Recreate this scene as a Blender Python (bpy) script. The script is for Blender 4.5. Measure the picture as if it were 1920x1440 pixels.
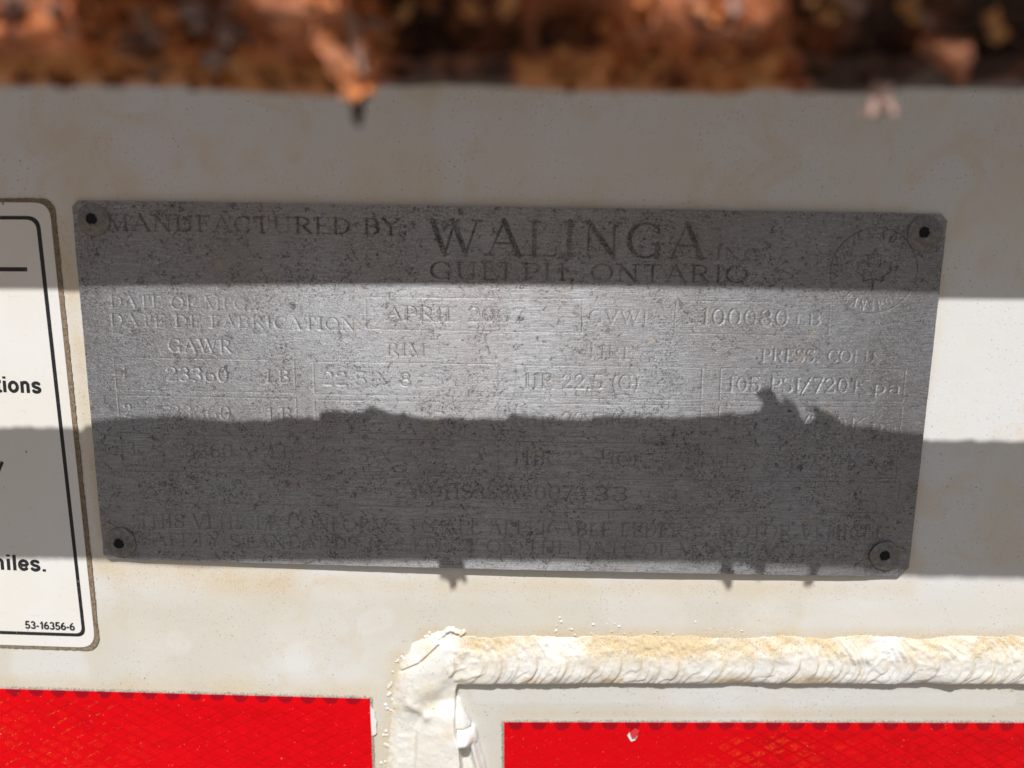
import bpy, bmesh, math, random
import numpy as np
from mathutils import Vector
for o in list(bpy.data.objects): bpy.data.objects.remove(o)
SC = bpy.context.scene
COL = SC.collection
MM = 0.001
random.seed(7)
# ------------------------------------------------------------------ camera, sky, sun
DIST = 130.0                       # mm from the wall
TILT = math.radians(10.1)
FPX = 26.0 / 36.0 * 1920
cam_d = bpy.data.cameras.new('camera'); cam = bpy.data.objects.new('camera', cam_d); COL.objects.link(cam)
cam.location = (0, -DIST * MM, 0)
cam.rotation_euler = (math.radians(90) - TILT, 0, 0)
cam_d.lens = 26; cam_d.sensor_width = 36
cam_d.clip_start = 0.003; cam_d.clip_end = 3000
cam_d.dof.use_dof = True; cam_d.dof.focus_distance = 0.134; cam_d.dof.aperture_fstop = 8.0
SC.camera = cam
SUN = Vector((-0.0796, -1.0, 1.346)).normalized()      # towards the sun
ELEV = math.asin(SUN.z); ROT = math.atan2(SUN.x, SUN.y)
w = bpy.data.worlds.new("World"); SC.world = w; w.use_nodes = True
nt = w.node_tree; nt.nodes.clear()
sky = nt.nodes.new('ShaderNodeTexSky'); sky.sky_type = 'NISHITA'; sky.sun_disc = False
sky.sun_elevation = ELEV; sky.sun_rotation = ROT; sky.dust_density = 2.5
bg = nt.nodes.new('ShaderNodeBackground'); bg.inputs[1].default_value = 0.054
wo = nt.nodes.new('ShaderNodeOutputWorld')
nt.links.new(sky.outputs[0], bg.inputs[0]); nt.links.new(bg.outputs[0], wo.inputs[0])
sd = bpy.data.lights.new('sun', 'SUN'); sd.energy = 5.0; sd.angle = math.radians(0.55); sd.color = (1, 0.978, 0.945)
so = bpy.data.objects.new('sun', sd); COL.objects.link(so); so.rotation_euler = SUN.to_track_quat('Z', 'Y').to_euler()
SC.view_settings.view_transform = 'Standard'; SC.view_settings.look = 'None'
SC.view_settings.gamma = 1; SC.view_settings.use_curve_mapping = False
SC.view_settings.exposure = 0.0
# ------------------------------------------------------------------ measuring helpers (millimetres; wall is the plane Y=0, d = distance out from it)
CT, ST = math.cos(TILT), math.sin(TILT)
def P(px, py, d=0.0):
    """point of the plane d mm in front of the wall -> (X, Z) in mm"""
    u = (np.asarray(px, float) - 960) / FPX; v = (720 - np.asarray(py, float)) / FPX
    t = (DIST - d) / (CT + v * ST)
    return u * t, (-ST + v * CT) * t
def PX(X, Z, d=0.0):
    f = (DIST - d) * CT - Z * ST; up = (DIST - d) * ST + Z * CT
    return 960 + X / f * FPX, 720 - up / f * FPX
def V(px, py, d=0.0):
    x, z = P(px, py, d); return Vector((x, -d, z)) * MM
def behind_sun(px, py, d, d0=1.0):
    """what at distance d throws its shadow to the spot (px, py) -> (X, Z) mm"""
    x, z = P(px, py, d0); return x - 0.0796 * (d - d0), z + 1.346 * (d - d0)
def vn(x, y, scale, seed, octaves=3):
    """value noise -1..1, numpy; scale = mm per cell"""
    out = 0; amp = 1; tot = 0
    for o in range(octaves):
        r = np.random.RandomState(seed * 13 + o)
        T = r.rand(257, 257) * 2 - 1
        sx = x / scale * 2 ** o + 37.7; sy = y / scale * 2 ** o + 91.3
        ix = np.floor(sx).astype(int); iy = np.floor(sy).astype(int)
        fx = sx - ix; fy = sy - iy; fx = fx * fx * (3 - 2 * fx); fy = fy * fy * (3 - 2 * fy)
        a = T[ix % 256, iy % 256]; b = T[(ix + 1) % 256, iy % 256]; c = T[ix % 256, (iy + 1) % 256]; e = T[(ix + 1) % 256, (iy + 1) % 256]
        out = out + amp * ((a * (1 - fx) + b * fx) * (1 - fy) + (c * (1 - fx) + e * fx) * fy); tot += amp; amp *= 0.5
    return out / tot
def ss(a, b, x):
    t = np.clip((x - a) / (b - a), 0, 1); return t * t * (3 - 2 * t)
# ------------------------------------------------------------------ mesh helpers
def link(name, me, mat=None, parent=None, **props):
    o = bpy.data.objects.new(name, me); COL.objects.link(o)
    if mat is not None: me.materials.append(mat)
    if parent is not None: o.parent = parent
    for k, v in props.items(): o[k] = v
    return o
def raw_mesh(name, verts, faces, smooth=True):
    """verts in metres"""
    me = bpy.data.meshes.new(name); me.from_pydata([tuple(v) for v in verts], [], faces)
    if smooth:
        me.polygons.foreach_set('use_smooth', [True] * len(me.polygons))
    me.update(); return me
def grid_mesh(name, X, Y, Z, attrs={}, closed_rows=False, skirt=None, keep=None):
    """2-D arrays in mm -> mesh; skirt = thickness (mm) of an edge wall going back"""
    n, m = X.shape
    idx = np.arange(n * m).reshape(n, m)
    co = np.stack([X, Y, Z], -1).reshape(-1, 3) * MM
    a = idx[:-1, :-1]; b = idx[:-1, 1:]; c = idx[1:, 1:]; d = idx[1:, :-1]
    q = np.stack([a, b, c, d], -1)
    if keep is not None: q = q[keep]
    q = q.reshape(-1, 4)
    if closed_rows:
        q2 = np.stack([idx[-1, :-1], idx[-1, 1:], idx[0, 1:], idx[0, :-1]], -1).reshape(-1, 4); q = np.concatenate([q, q2])
    nv = len(co)
    if skirt:
        ring = np.concatenate([idx[0, :], idx[1:, -1], idx[-1, -2::-1], idx[-2:0:-1, 0]])
        co2 = co[ring].copy(); top = co2.copy(); co2[:, 1] += skirt * MM
        co = np.concatenate([co, top, co2])
        k = len(ring); i = np.arange(k); j = (i + 1) % k
        q = np.concatenate([q, np.stack([nv + i, nv + k + i, nv + k + j, nv + j], -1)])
        for kk in list(attrs): attrs[kk] = np.concatenate([attrs[kk].reshape(-1), attrs[kk].reshape(-1)[ring], attrs[kk].reshape(-1)[ring]])
    me = bpy.data.meshes.new(name)
    me.vertices.add(len(co)); me.vertices.foreach_set('co', co.astype(np.float32).ravel())
    me.loops.add(len(q) * 4); me.loops.foreach_set('vertex_index', q.astype(np.int32).ravel())
    me.polygons.add(len(q)); me.polygons.foreach_set('loop_start', np.arange(0, len(q) * 4, 4, dtype=np.int32))
    me.polygons.foreach_set('use_smooth', np.ones(len(q), dtype=bool))
    me.update(calc_edges=True)
    for kk, arr in attrs.items():
        at = me.attributes.new(kk, 'FLOAT', 'POINT'); at.data.foreach_set('value', np.asarray(arr, np.float32).ravel())
    return me
def loop_px(corners, radii, n=8):
    """rounded polygon; corners in photograph measure, then laid on the wall plane by the caller"""
    out = []; k = len(corners)
    for i, (c, r) in enumerate(zip(corners, radii)):
        c = np.array(c, float); a = np.array(corners[i - 1], float); b = np.array(corners[(i + 1) % k], float)
        ua = (a - c) / np.linalg.norm(a - c); ub = (b - c) / np.linalg.norm(b - c)
        p0 = c + ua * r; p1 = c + ub * r
        for j in range(n):
            t = j / (n - 1); out.append((1 - t) ** 2 * p0 + 2 * t * (1 - t) * c + t * t * p1)
    return out
def densify(pts, step=6):
    out = []
    for i in range(len(pts)):
        a = np.array(pts[i]); b = np.array(pts[(i + 1) % len(pts)]); m = max(1, int(np.linalg.norm(b - a) / step))
        for j in range(m): out.append(a + (b - a) * j / m)
    return out
def slab(name, pts, d0, d1, surf=None):
    """flat solid with the outline pts (photo measure), from d0 to d1 mm out; surf(px,py) adds local depth"""
    vs = []; k = len(pts)
    for d in (d0, d1):
        for p in pts:
            e = surf(p[0], p[1]) if surf else 0.0
            x, z = P(p[0], p[1], e); vs.append(Vector((x, -(d + e), z)) * MM)
    fs = [tuple(range(k, 2 * k))[::-1]] + [(i, (i + 1) % k, k + (i + 1) % k, k + i) for i in range(k)]
    return raw_mesh(name, vs, fs, False)
def ring(name, outer, inner, d0, d1):
    k = len(outer); vs = []
    for loop, d in ((outer, d0), (outer, d1), (inner, d1)):
        for p in loop: vs.append(V(p[0], p[1], 0) + Vector((0, -d * MM, 0)))
    fs = []
    for i in range(k):
        j = (i + 1) % k
        fs.append((i, j, k + j, k + i)); fs.append((k + i, k + j, 2 * k + j, 2 * k + i))
    return raw_mesh(name, vs, fs, False)
# ------------------------------------------------------------------ materials
class N:
    def __init__(s, name):
        s.m = bpy.data.materials.new(name); s.m.use_nodes = True; s.t = s.m.node_tree
        s.b = s.t.nodes['Principled BSDF']; s.tc = s.new('ShaderNodeTexCoord')
    def new(s, t, **kw):
        n = s.t.nodes.new(t)
        for k, v in kw.items(): setattr(n, k, v)
        return n
    def lk(s, a, b): s.t.links.new(a, b)
    def coord(s, scale=(1000, 1000, 1000), rot=(0, 0, 0)):
        mp = s.new('ShaderNodeMapping'); mp.inputs['Scale'].default_value = scale; mp.inputs['Rotation'].default_value = rot
        s.lk(s.tc.outputs['Object'], mp.inputs[0]); return mp.outputs[0]
    def noise(s, scale, detail=3, rough=0.55, co=None, dist=0.0):
        """scale in cells per mm"""
        n = s.new('ShaderNodeTexNoise'); n.inputs['Scale'].default_value = scale; n.inputs['Detail'].default_value = detail
        n.inputs['Roughness'].default_value = rough; n.inputs['Distortion'].default_value = dist
        s.lk(co if co is not None else s.coord(), n.inputs['Vector']); return n.outputs['Fac']
    def ramp(s, f, a, b, lo=0.0, hi=1.0):
        n = s.new('ShaderNodeMapRange'); n.clamp = True
        for i, v in enumerate((a, b, lo, hi)): n.inputs[i + 1].default_value = v
        s.lk(f, n.inputs[0]); return n.outputs[0]
    def attr(s, name): n = s.new('ShaderNodeAttribute', attribute_name=name); return n.outputs['Fac']
    def math(s, op, a, b=0.0):
        n = s.new('ShaderNodeMath', operation=op)
        for i, v in enumerate((a, b)):
            if isinstance(v, (int, float)): n.inputs[i].default_value = v
            else: s.lk(v, n.inputs[i])
        return n.outputs[0]
    def mix(s, f, a, b):
        n = s.new('ShaderNodeMix', data_type='RGBA')
        for i, v in ((0, f), (6, a), (7, b)):
            if isinstance(v, (int, float)): n.inputs[i].default_value = v
            elif isinstance(v, tuple): n.inputs[i].default_value = (*v, 1)
            else: s.lk(v, n.inputs[i])
        return n.outputs[2]
    def bump(s, h, dist, strength=1.0, prev=None):
        n = s.new('ShaderNodeBump'); n.inputs['Distance'].default_value = dist * MM; n.inputs['Strength'].default_value = strength
        s.lk(h, n.inputs['Height'])
        if prev is not None: s.lk(prev, n.inputs['Normal'])
        return n.outputs[0]
    def done(s, color, rough=0.5, metal=0.0, normal=None, spec=0.5, **kw):
        for k, v in (('Base Color', color), ('Roughness', rough), ('Metallic', metal), ('Specular IOR Level', spec), ('Normal', normal), *kw.items()):
            if v is None: continue
            if isinstance(v, tuple): s.b.inputs[k].default_value = (*v, 1)
            elif isinstance(v, (int, float)): s.b.inputs[k].default_value = v
            else: s.lk(v, s.b.inputs[k])
        return s.m

def paint_material(name, base=(0.675, 0.655, 0.60), cool=(0.68, 0.69, 0.70), rough=0.42, orange_peel=0.02):
    n = N(name)
    big = n.noise(0.045, 4, 0.6)
    c = n.mix(n.ramp(big, 0.42, 0.62), base, cool)
    c = n.mix(n.ramp(n.noise(0.11, 4, 0.6, dist=1.2), 0.50, 0.66, 0, 0.7), c, (0.66, 0.60, 0.51))
    c = n.mix(n.attr('rinsed'), c, cool)
    c = n.mix(n.math('MULTIPLY', n.attr('film'), 0.75), c, (0.57, 0.555, 0.50))
    st = n.attr('stain')
    grain = n.noise(3.2, 4, 0.7)
    stn = n.ramp(n.math('MULTIPLY', st, n.ramp(grain, 0.25, 0.75, 0.55, 1.35)), 0.0, 1.0)
    c = n.mix(stn, c, (0.60, 0.47, 0.28))
    dk = n.math('MULTIPLY', n.ramp(n.noise(4.5, 2, 0.6), 0.60, 0.66), n.ramp(st, 0.15, 0.6, 0.0, 0.75))
    c = n.mix(dk, c, (0.20, 0.13, 0.07))
    # fine dust and specks
    sp = n.math('MULTIPLY', n.ramp(n.noise(2.6, 2, 0.5, dist=0.6), 0.645, 0.70), 0.6)
    dm = n.ramp(n.noise(0.09, 2), 0.35, 0.6, 0.1, 1.0)
    c = n.mix(n.math('MULTIPLY', sp, dm), c, (0.18, 0.15, 0.12))
    sp2 = n.ramp(n.noise(1.1, 2, 0.5), 0.765, 0.78, 0, 0.8)
    c = n.mix(sp2, c, (0.10, 0.07, 0.05))
    c = n.mix(n.ramp(n.noise(5.5, 2), 0.3, 0.7, 0.0, 0.10), c, (0.42, 0.38, 0.30))
    scr = n.math('MULTIPLY', n.ramp(n.noise(1.0, 4, 0.7, co=n.coord((300, 1000, 2600), (0, 0.5, 0))), 0.66, 0.72, 0, 0.35), n.ramp(n.noise(0.12, 2), 0.4, 0.6))
    c = n.mix(scr, c, (0.40, 0.36, 0.30))
    h = n.noise(1.1, 3, 0.6)
    nm = n.bump(h, orange_peel, 1.0)
    nm = n.bump(n.noise(7, 3, 0.65), 0.008, 1.0, nm)
    nm = n.bump(n.noise(0.16, 2), 0.10, 1.0, nm)
    return n.done(c, n.ramp(stn, 0, 1, rough, 0.75), 0.0, nm, 0.4)
M_wall = paint_material('aged_white_paint')
M_weld = paint_material('thick_white_paint', base=(0.735, 0.72, 0.665), cool=(0.73, 0.735, 0.73), rough=0.36, orange_peel=0.03)

def plate_material():
    n = N('etched_aluminium')
    lr = n.new('ShaderNodeSeparateXYZ'); n.lk(n.coord(), lr.inputs[0])
    right = n.ramp(lr.outputs[0], -45, 15)                   # 0 scuffed side, 1 brushed side
    brush = n.noise(1.0, 5, 0.65, co=n.coord((350, 1000, 5200)))
    scuff = n.noise(1.0, 4, 0.7, co=n.coord((1500, 1000, 3800), (0, 0.22, 0)))
    scuff2 = n.noise(4.2, 3, 0.65)
    pit = n.noise(2.5, 5, 0.72, dist=0.4)
    pit2 = n.noise(0.75, 5, 0.75, dist=0.8)
    base = n.mix(n.ramp(brush, 0.33, 0.66), (0.245, 0.252, 0.270), (0.42, 0.43, 0.455))
    base = n.mix(n.ramp(n.noise(0.05, 3), 0.4, 0.65, 0, 0.5), base, (0.25, 0.225, 0.22))
    # corrosion pits: small clustered dark spots
    fine = n.noise(3.4, 4, 0.75)
    pm = n.ramp(pit, 0.53, 0.60); pm2 = n.ramp(pit2, 0.555, 0.62)
    patch = n.ramp(n.noise(0.13, 3), 0.40, 0.60, 0.15, 1.0)
    pits = n.math('MAXIMUM', n.math('MULTIPLY', pm, patch), n.math('MULTIPLY', pm2, n.ramp(fine, 0.40, 0.52)))
    et = n.attr('etch'); tone = n.attr('tone')
    em = n.math('MULTIPLY', tone, n.ramp(pit, 0.34, 0.56, 0.30, 1.25))
    dark = n.math('MINIMUM', n.math('MAXIMUM', n.math('MULTIPLY', pits, 0.90), em), 0.97)
    c = n.mix(dark, base, n.mix(n.ramp(n.noise(0.09, 3), 0.45, 0.6), (0.050, 0.047, 0.046), (0.085, 0.058, 0.045)))
    cr = n.ramp(n.noise(3.9, 3, 0.8, co=n.coord((800, 1000, 1300))), 0.57, 0.66, 0, 0.5)
    c = n.mix(cr, c, (0.72, 0.72, 0.73))  # metallic glitter painted as pale specks in the colour
    # brown corrosion blooms
    v = n.new('ShaderNodeTexVoronoi'); v.feature = 'F1'; v.inputs['Scale'].default_value = 0.125; v.inputs['Randomness'].default_value = 1.0
    wv = n.new('ShaderNodeVectorMath', operation='ADD')
    nz = n.new('ShaderNodeTexNoise'); nz.inputs['Scale'].default_value = 1.1; nz.inputs['Detail'].default_value = 6; nz.inputs['Roughness'].default_value = 0.75; n.lk(n.coord(), nz.inputs['Vector'])
    scl = n.new('ShaderNodeVectorMath', operation='SCALE'); scl.inputs['Scale'].default_value = 4.0; n.lk(nz.outputs['Color'], scl.inputs[0])
    n.lk(n.coord((1000, 0, 1000)), wv.inputs[0]); n.lk(scl.outputs[0], wv.inputs[1]); n.lk(wv.outputs[0], v.inputs['Vector'])
    bl = n.math('MULTIPLY', n.ramp(v.outputs['Distance'], 0.16, 0.06), n.ramp(fine, 0.44, 0.56))
    c = n.mix(n.math('MULTIPLY', bl, 0.62), c, (0.36, 0.29, 0.20))
    metal = n.math('SUBTRACT', 0.90, n.math('MULTIPLY', n.math('MAXIMUM', n.math('MAXIMUM', dark, bl), cr), 0.55))
    rough = n.math('ADD', n.ramp(scuff, 0.3, 0.7, 0.43, 0.55), n.math('MULTIPLY', dark, 0.12))
    h = n.new('ShaderNodeMix'); n.lk(right, h.inputs[0]); n.lk(scuff, h.inputs[2]); n.lk(brush, h.inputs[3])
    nm = n.bump(h.outputs[0], 0.08, 1.0)
    nm = n.bump(pits, 0.02, -0.6, nm)
    nm = n.bump(fine, 0.035, 1.0, nm)
    tg = n.new('ShaderNodeTangent', direction_type='UV_MAP'); tg.uv_map = 'UVMap'; n.lk(tg.outputs[0], n.b.inputs['Tangent'])
    return n.done(c, rough, metal, nm, 0.5, **{'Anisotropic': n.ramp(right, 0, 1, 0.84, 0.82), 'Anisotropic Rotation': ANISO_ROT})
ANISO_ROT = 0.25
M_plate = plate_material()

def rivet_material():
    n = N('dull_rivet_metal')
    a = n.noise(1.4, 5, 0.7)
    c = n.mix(n.ramp(a, 0.35, 0.65), (0.27, 0.265, 0.27), (0.14, 0.13, 0.125))
    c = n.mix(n.ramp(n.noise(0.7, 4, 0.7), 0.56, 0.66, 0, 0.8), c, (0.28, 0.22, 0.15))
    return n.done(c, 0.5, 0.45, n.bump(a, 0.06, 1.0), 0.5)
M_rivet = rivet_material()
n = N('black_hole'); M_hole = n.done((0.006, 0.006, 0.006), 0.9)
def decal_material():
    n = N('white_vinyl')
    c = n.mix(n.ramp(n.noise(0.05, 3), 0.4, 0.65), (0.73, 0.715, 0.675), (0.745, 0.745, 0.74))
    c = n.mix(n.ramp(n.noise(2.4, 2, 0.5, dist=0.7), 0.70, 0.76, 0, 0.5), c, (0.35, 0.28, 0.18))
    c = n.mix(n.ramp(n.noise(0.8, 1), 0.79, 0.81, 0, 0.8), c, (0.16, 0.12, 0.09))
    c = n.mix(n.ramp(n.noise(1.0, 4, 0.7, co=n.coord((260, 1000, 1500), (0, -0.3, 0))), 0.64, 0.70, 0, 0.22), c, (0.40, 0.35, 0.28))
    return n.done(c, 0.32, 0, n.bump(n.noise(2.0, 3), 0.012, 1.0), 0.5)
M_decal = decal_material()
def ink_material():
    n = N('black_ink')
    c = n.mix(n.ramp(n.noise(3.5, 4, 0.7), 0.58, 0.70, 0, 0.8), (0.016, 0.016, 0.02), (0.12, 0.12, 0.125))
    c = n.mix(n.ramp(n.noise(2.2, 3, 0.6), 0.70, 0.73), c, (0.45, 0.43, 0.40))
    return n.done(c, 0.38, 0, None, 0.4)
M_ink = ink_material()
def grime_material():
    n = N('caked_brown_grime')
    a = n.noise(3.0, 4, 0.75)
    c = n.mix(n.ramp(a, 0.35, 0.62), (0.11, 0.075, 0.045), (0.30, 0.235, 0.165))
    c = n.mix(n.ramp(n.noise(5.5, 3, 0.7), 0.58, 0.66), c, (0.50, 0.43, 0.34))
    return n.done(c, 0.85, 0, n.bump(a, 0.12, 1.0), 0.2)
M_grime = grime_material()
def tape_material():
    n = N('red_reflective_film')
    cell = n.attr('cell'); dk = n.attr('edge')
    c = n.mix(cell, (0.44, 0.0008, 0.004), (0.68, 0.0008, 0.005))
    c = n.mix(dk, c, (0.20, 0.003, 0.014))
    c = n.mix(n.ramp(n.noise(1.0, 3, 0.7, co=n.coord((1500, 1000, 1500))), 0.70, 0.75, 0, 0.85), c, (0.80, 0.42, 0.40))
    c = n.mix(n.ramp(n.noise(3.2, 3, 0.7), 0.69, 0.73, 0, 0.75), c, (0.85, 0.30, 0.26))
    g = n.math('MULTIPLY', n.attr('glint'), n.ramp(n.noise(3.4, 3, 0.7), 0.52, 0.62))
    c = n.mix(g, c, (0.95, 0.42, 0.05))  # prism glints painted into the tape colour in orange
    nm = n.bump(n.noise(0.5, 2), 0.05, 1.0)
    m = n.done(c, n.ramp(g, 0, 1, 0.42, 0.22), n.math('MULTIPLY', g, 0.6), nm, 0.12)
    return m
M_tape = tape_material()
n = N('grey_film_edge'); M_tapeedge = n.done(n.mix(n.ramp(n.noise(4, 4, 0.7), 0.4, 0.6), (0.20, 0.16, 0.13), (0.47, 0.43, 0.37)), 0.8, 0, None, 0.2)
def rust_material(name, cols, gloss=0.45):
    n = N(name)
    a = n.noise(0.22, 5, 0.68, dist=0.5); b = n.noise(0.8, 5, 0.7); e = n.noise(0.11, 3)
    c = n.mix(n.ramp(a, 0.36, 0.52), cols[0], cols[1])
    c = n.mix(n.ramp(b, 0.50, 0.66), c, cols[2])
    c = n.mix(n.ramp(e, 0.52, 0.66, 0, 0.9), c, cols[3])
    if name == 'flaking_rust_core':
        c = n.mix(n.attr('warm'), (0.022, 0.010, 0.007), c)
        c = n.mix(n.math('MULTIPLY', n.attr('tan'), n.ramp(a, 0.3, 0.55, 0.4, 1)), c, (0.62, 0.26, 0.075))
    return n.done(c, gloss, 0, n.bump(b, 0.7, 1.0), 0.6)
M_rust = rust_material('flaking_rust', [(0.10, 0.032, 0.012), (0.34, 0.10, 0.03), (0.55, 0.19, 0.06), (0.20, 0.08, 0.045)])
M_core = rust_material('flaking_rust_core', [(0.20, 0.048, 0.014), (0.52, 0.14, 0.034), (0.72, 0.26, 0.08), (0.42, 0.18, 0.11)])
M_flake_o = rust_material('orange_rust_flake', [(0.45, 0.12, 0.03), (0.70, 0.24, 0.07), (0.78, 0.34, 0.13), (0.62, 0.26, 0.17)], 0.3)
M_flake_g = rust_material('grey_brown_rust_flake', [(0.26, 0.14, 0.11), (0.42, 0.27, 0.22), (0.60, 0.46, 0.42), (0.40, 0.17, 0.09)], 0.25)
M_flake_t = rust_material('tan_rust_flake', [(0.46, 0.19, 0.055), (0.62, 0.28, 0.09), (0.72, 0.42, 0.19), (0.44, 0.14, 0.04)])
n = N('dark_rust_tip'); M_tip = n.done(n.mix(n.noise(0.9, 3), (0.03, 0.016, 0.012), (0.09, 0.05, 0.035)), 0.7)
# ------------------------------------------------------------------ the wall
def recess(X, Z, px, py):
    """right of the vertical weld and under the long weld the steel leans back"""
    m = ss(846, 856, px) * ss(1278, 1286, py)
    return m * (0.12 + 0.085 * np.maximum(0, -(Z + 74.0)))
xs = np.arange(-190, 190.01, 0.7); zs = np.arange(-135, 75.01, 0.6)
X, Z = np.meshgrid(xs, zs)
px, py = PX(X, Z)
def ledge_z(px, py): return P(px, py)[1]
REC = recess(X, Z, px, py)
Y = REC - 0.10 * vn(X, Z, 30, 3) - 0.02 * vn(X, Z, 6, 5)
def line_d(px, py, a, b):
    ax, ay = a; bx, by = b; L2 = (bx - ax) ** 2 + (by - ay) ** 2
    t = np.clip(((px - ax) * (bx - ax) + (py - ay) * (by - ay)) / L2, 0, 1)
    return np.hypot(px - ax - t * (bx - ax), py - ay - t * (by - ay))
nz = 0.5 + 0.5 * vn(X, Z, 5, 11); nz2 = 0.5 + 0.5 * vn(X, Z, 14, 12)
st = np.zeros_like(X)
def near(a, b, r, amt): 
    global st
    st = np.maximum(st, amt * np.exp(-(line_d(px, py, a, b) / r) ** 2) * (0.35 + 0.9 * nz))
near((-60, 1284), (690, 1306), 26, 0.55)               # over the left tape
near((697, 1310), (700, 1460), 22, 0.45)
near((800, 1200), (1960, 1203), 24, 0.85)              # over the weld
near((745, 1235), (725, 1460), 20, 0.62)
near((200, 1066), (560, 1100), 34, 0.60)               # under the plate's left end
near((560, 1095), (1700, 1105), 22, 0.38)
near((118, 420), (190, 1000), 16, 0.6)                # between sticker and plate
near((190, 1180), (180, 1260), 34, 0.22)
near((1712, 900), (1700, 1060), 16, 0.42); near((1762, 600), (1716, 900), 8, 0.22)
near((948, 1346), (1960, 1348), 8, 0.40)
near((700, 170), (1000, 165), 55, 0.30); near((120, 190), (150, 330), 60, 0.22); near((1500, 190), (1900, 230), 60, .18)
near((-400, 1160), (2300, 1160), 75, 0.13); near((140, 368), (1700, 392), 10, 0.30); near((480, 1110), (600, 1180), 60, .2); near((1000, 1160), (1500, 1170), 30, .15)
for (a, b, r, amt) in [((480, 1095), (520, 1140), 18, 0.3), ((1080, 1120), (1120, 1150), 40, .12), ((1880, 960), (1890, 1040), 40, 0.2)]:
    near(a, b, r, amt)
cl = np.zeros_like(X)
for (a, b, r, amt) in [((850, 215), (850, 245), 42, .8), ((856, 260), (848, 395), 17, .8), ((1030, 215), (1040, 300), 38, .45), ((400, 190), (440, 270), 40, .5), ((640, 230), (600, 330), 45, .4), ((60, 1240), (130, 1260), 40, .7), ((560, 1225), (560, 1235), 24, .7), ((1560, 1150), (1900, 1120), 60, .7), ((1850, 600), (1840, 720), 90, .8), ((690, 1170), (720, 1160), 20, .6), ((1180, 1140), (1240, 1160), 50, .4), ((900, 1310), (1900, 1318), 14, .6), ((330, 1200), (340, 1210), 18, .5)]:
    cl = np.maximum(cl, amt * ss(1.25, 0.85, line_d(px, py, a, b) / r + 0.25 * vn(X, Z, 3, 15)))
film = ss(1070, 1150, py) * ss(0.15, 0.75, 0.62 + 0.5 * vn(X, Z, 18, 16, 3)) * (1 - .8 * cl)
wall_me = grid_mesh('painted_wall', X, Y, Z, {'stain': st, 'rinsed': cl, 'film': film})
wall = link('painted_wall', wall_me, M_wall, kind='structure', label='aged white painted steel wall with faint yellow stains')
# ------------------------------------------------------------------ weld (part of the wall)
xs = np.arange(-33, 116, 0.16); zs = np.arange(-104.5, -60.5, 0.16)
X, Z = np.meshgrid(xs, zs); px, py = PX(X, Z, 1.0)
n1 = vn(X, Z, 7, 21); n2 = vn(X, Z, 2.2, 22); n3 = vn(X, Z, 12, 23, 2)
yc = 1241 + 3 * n3; half = 45 + 3 * n1 + 5 * vn(px / 10, py * 0, 9, 33, 2)
t = (py - yc) / half
lean = 40 * (1 - np.clip(t + .1, -1.2, 1.2) ** 2) + 16 * t
s = px - lean + 46 * vn(px / 10, py * 0, 9, 31, 2) + 5 * n1
pitch = 47.0
fr = (s / pitch) % 1.0; cell_id = np.floor(s / pitch)
rnd = np.sin(cell_id * 12.9898) * 43758.5453; rnd = rnd - np.floor(rnd)
rip = (ss(0, .75, fr) * ss(1.0, .86, fr)) * (0.10 + 0.42 * rnd) * (0.6 + 0.6 * vn(X, Z, 4, 35, 2))
fr2 = ((s + 5 * n2 + 60 * vn(px / 10, py * 0, 6, 46, 2)) / 19.0) % 1.0
rip += 0.24 * (ss(0, .8, fr2) * ss(1, .85, fr2)) * (0.55 + 0.9 * vn(X, Z, 8, 36, 2))
rip += 0.42 * vn(X, Z, 1.4, 37, 3) * ss(0.2, -0.6, t) + 0.08 * vn(X, Z, 1.0, 38, 2)
tt_ = np.clip(t, -1, 1)
prof = np.where(tt_ < 0, (1 - tt_ ** 2) ** 1.7, (1 - np.clip(tt_ * .96, 0, 1) ** 3) ** .75)
bead = (1.12 * prof * (1 + 0.08 * tt_) + rip * prof ** .45 * (0.35 + 0.65 * ss(0, .25, prof)) + 0.10 * n2 * prof + 0.42 * n1 * prof + 0.35 * prof * vn(px / 10, py * 0, 5.5, 45, 2)) * ss(800, 850, px)
under = ss(1290.5, 1285.5, py + 1.2 * n2)
cor = 1.15 * np.exp(-(line_d(px, py, (815, 1252), (860, 1246)) / 42) ** 4)
bead = np.maximum(bead, 0.9 * cor * (1 + .15 * n1))
bead = np.where(bead < 0.05 + .06 * n2, -0.6, bead)
H = np.where(py > 1285, bead * under - 6 * (1 - under), bead)
H = np.where(np.abs(t) > 1, np.where(py > 1280, -6, -0.6), H)
# the downward arm
ya = np.array([1185, 1200, 1215, 1245, 1270, 1310, 1360, 1440, 1500]); 
xl = np.interp(py, ya, [822, 800, 776, 752, 743, 735, 731, 724, 719]) + 2.5 * n2 + 2 * n1
xr = np.interp(py, [1190, 1240, 1285, 1300, 1340, 1366, 1380, 1400, 1440, 1500], [860, 905, 862, 857, 856, 857, 862, 866, 868, 870]) + 0.8 * n1
w_ = (px - xl)
arm = 0.62 * np.sqrt(np.clip(w_ / 26, 0, 1)) + 0.13 * n2 * ss(0, 20, w_) + 0.10 * vn(X, Z, 1.1, 39, 3) * ss(70, 20, w_)
facet_x = np.interp(py, [1190, 1290, 1330, 1345, 1370, 1440, 1500], [835, 800, 798, 790, 780, 776, 772])
facet = ss(-3, 6, px - facet_x) * ss(1310, 1340, py)
arm += facet * (0.75 + 0.022 * np.clip(px - facet_x, 0, 90))
hump = 1.35 * np.exp(-(((px - 805 + (py - 1260) * 0.35) / 44) ** 2 + ((py - 1272) / 62) ** 2) ** 1.6)
hump += 0.45 * np.exp(-(line_d(px, py, (768, 1318), (800, 1338)) / 9) ** 2)
arm = arm + hump
arm *= ss(1185, 1215, py + (820 - px) * .2 )
inside = (w_ > 0) & (px < xr) & (py > 1188)
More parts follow.
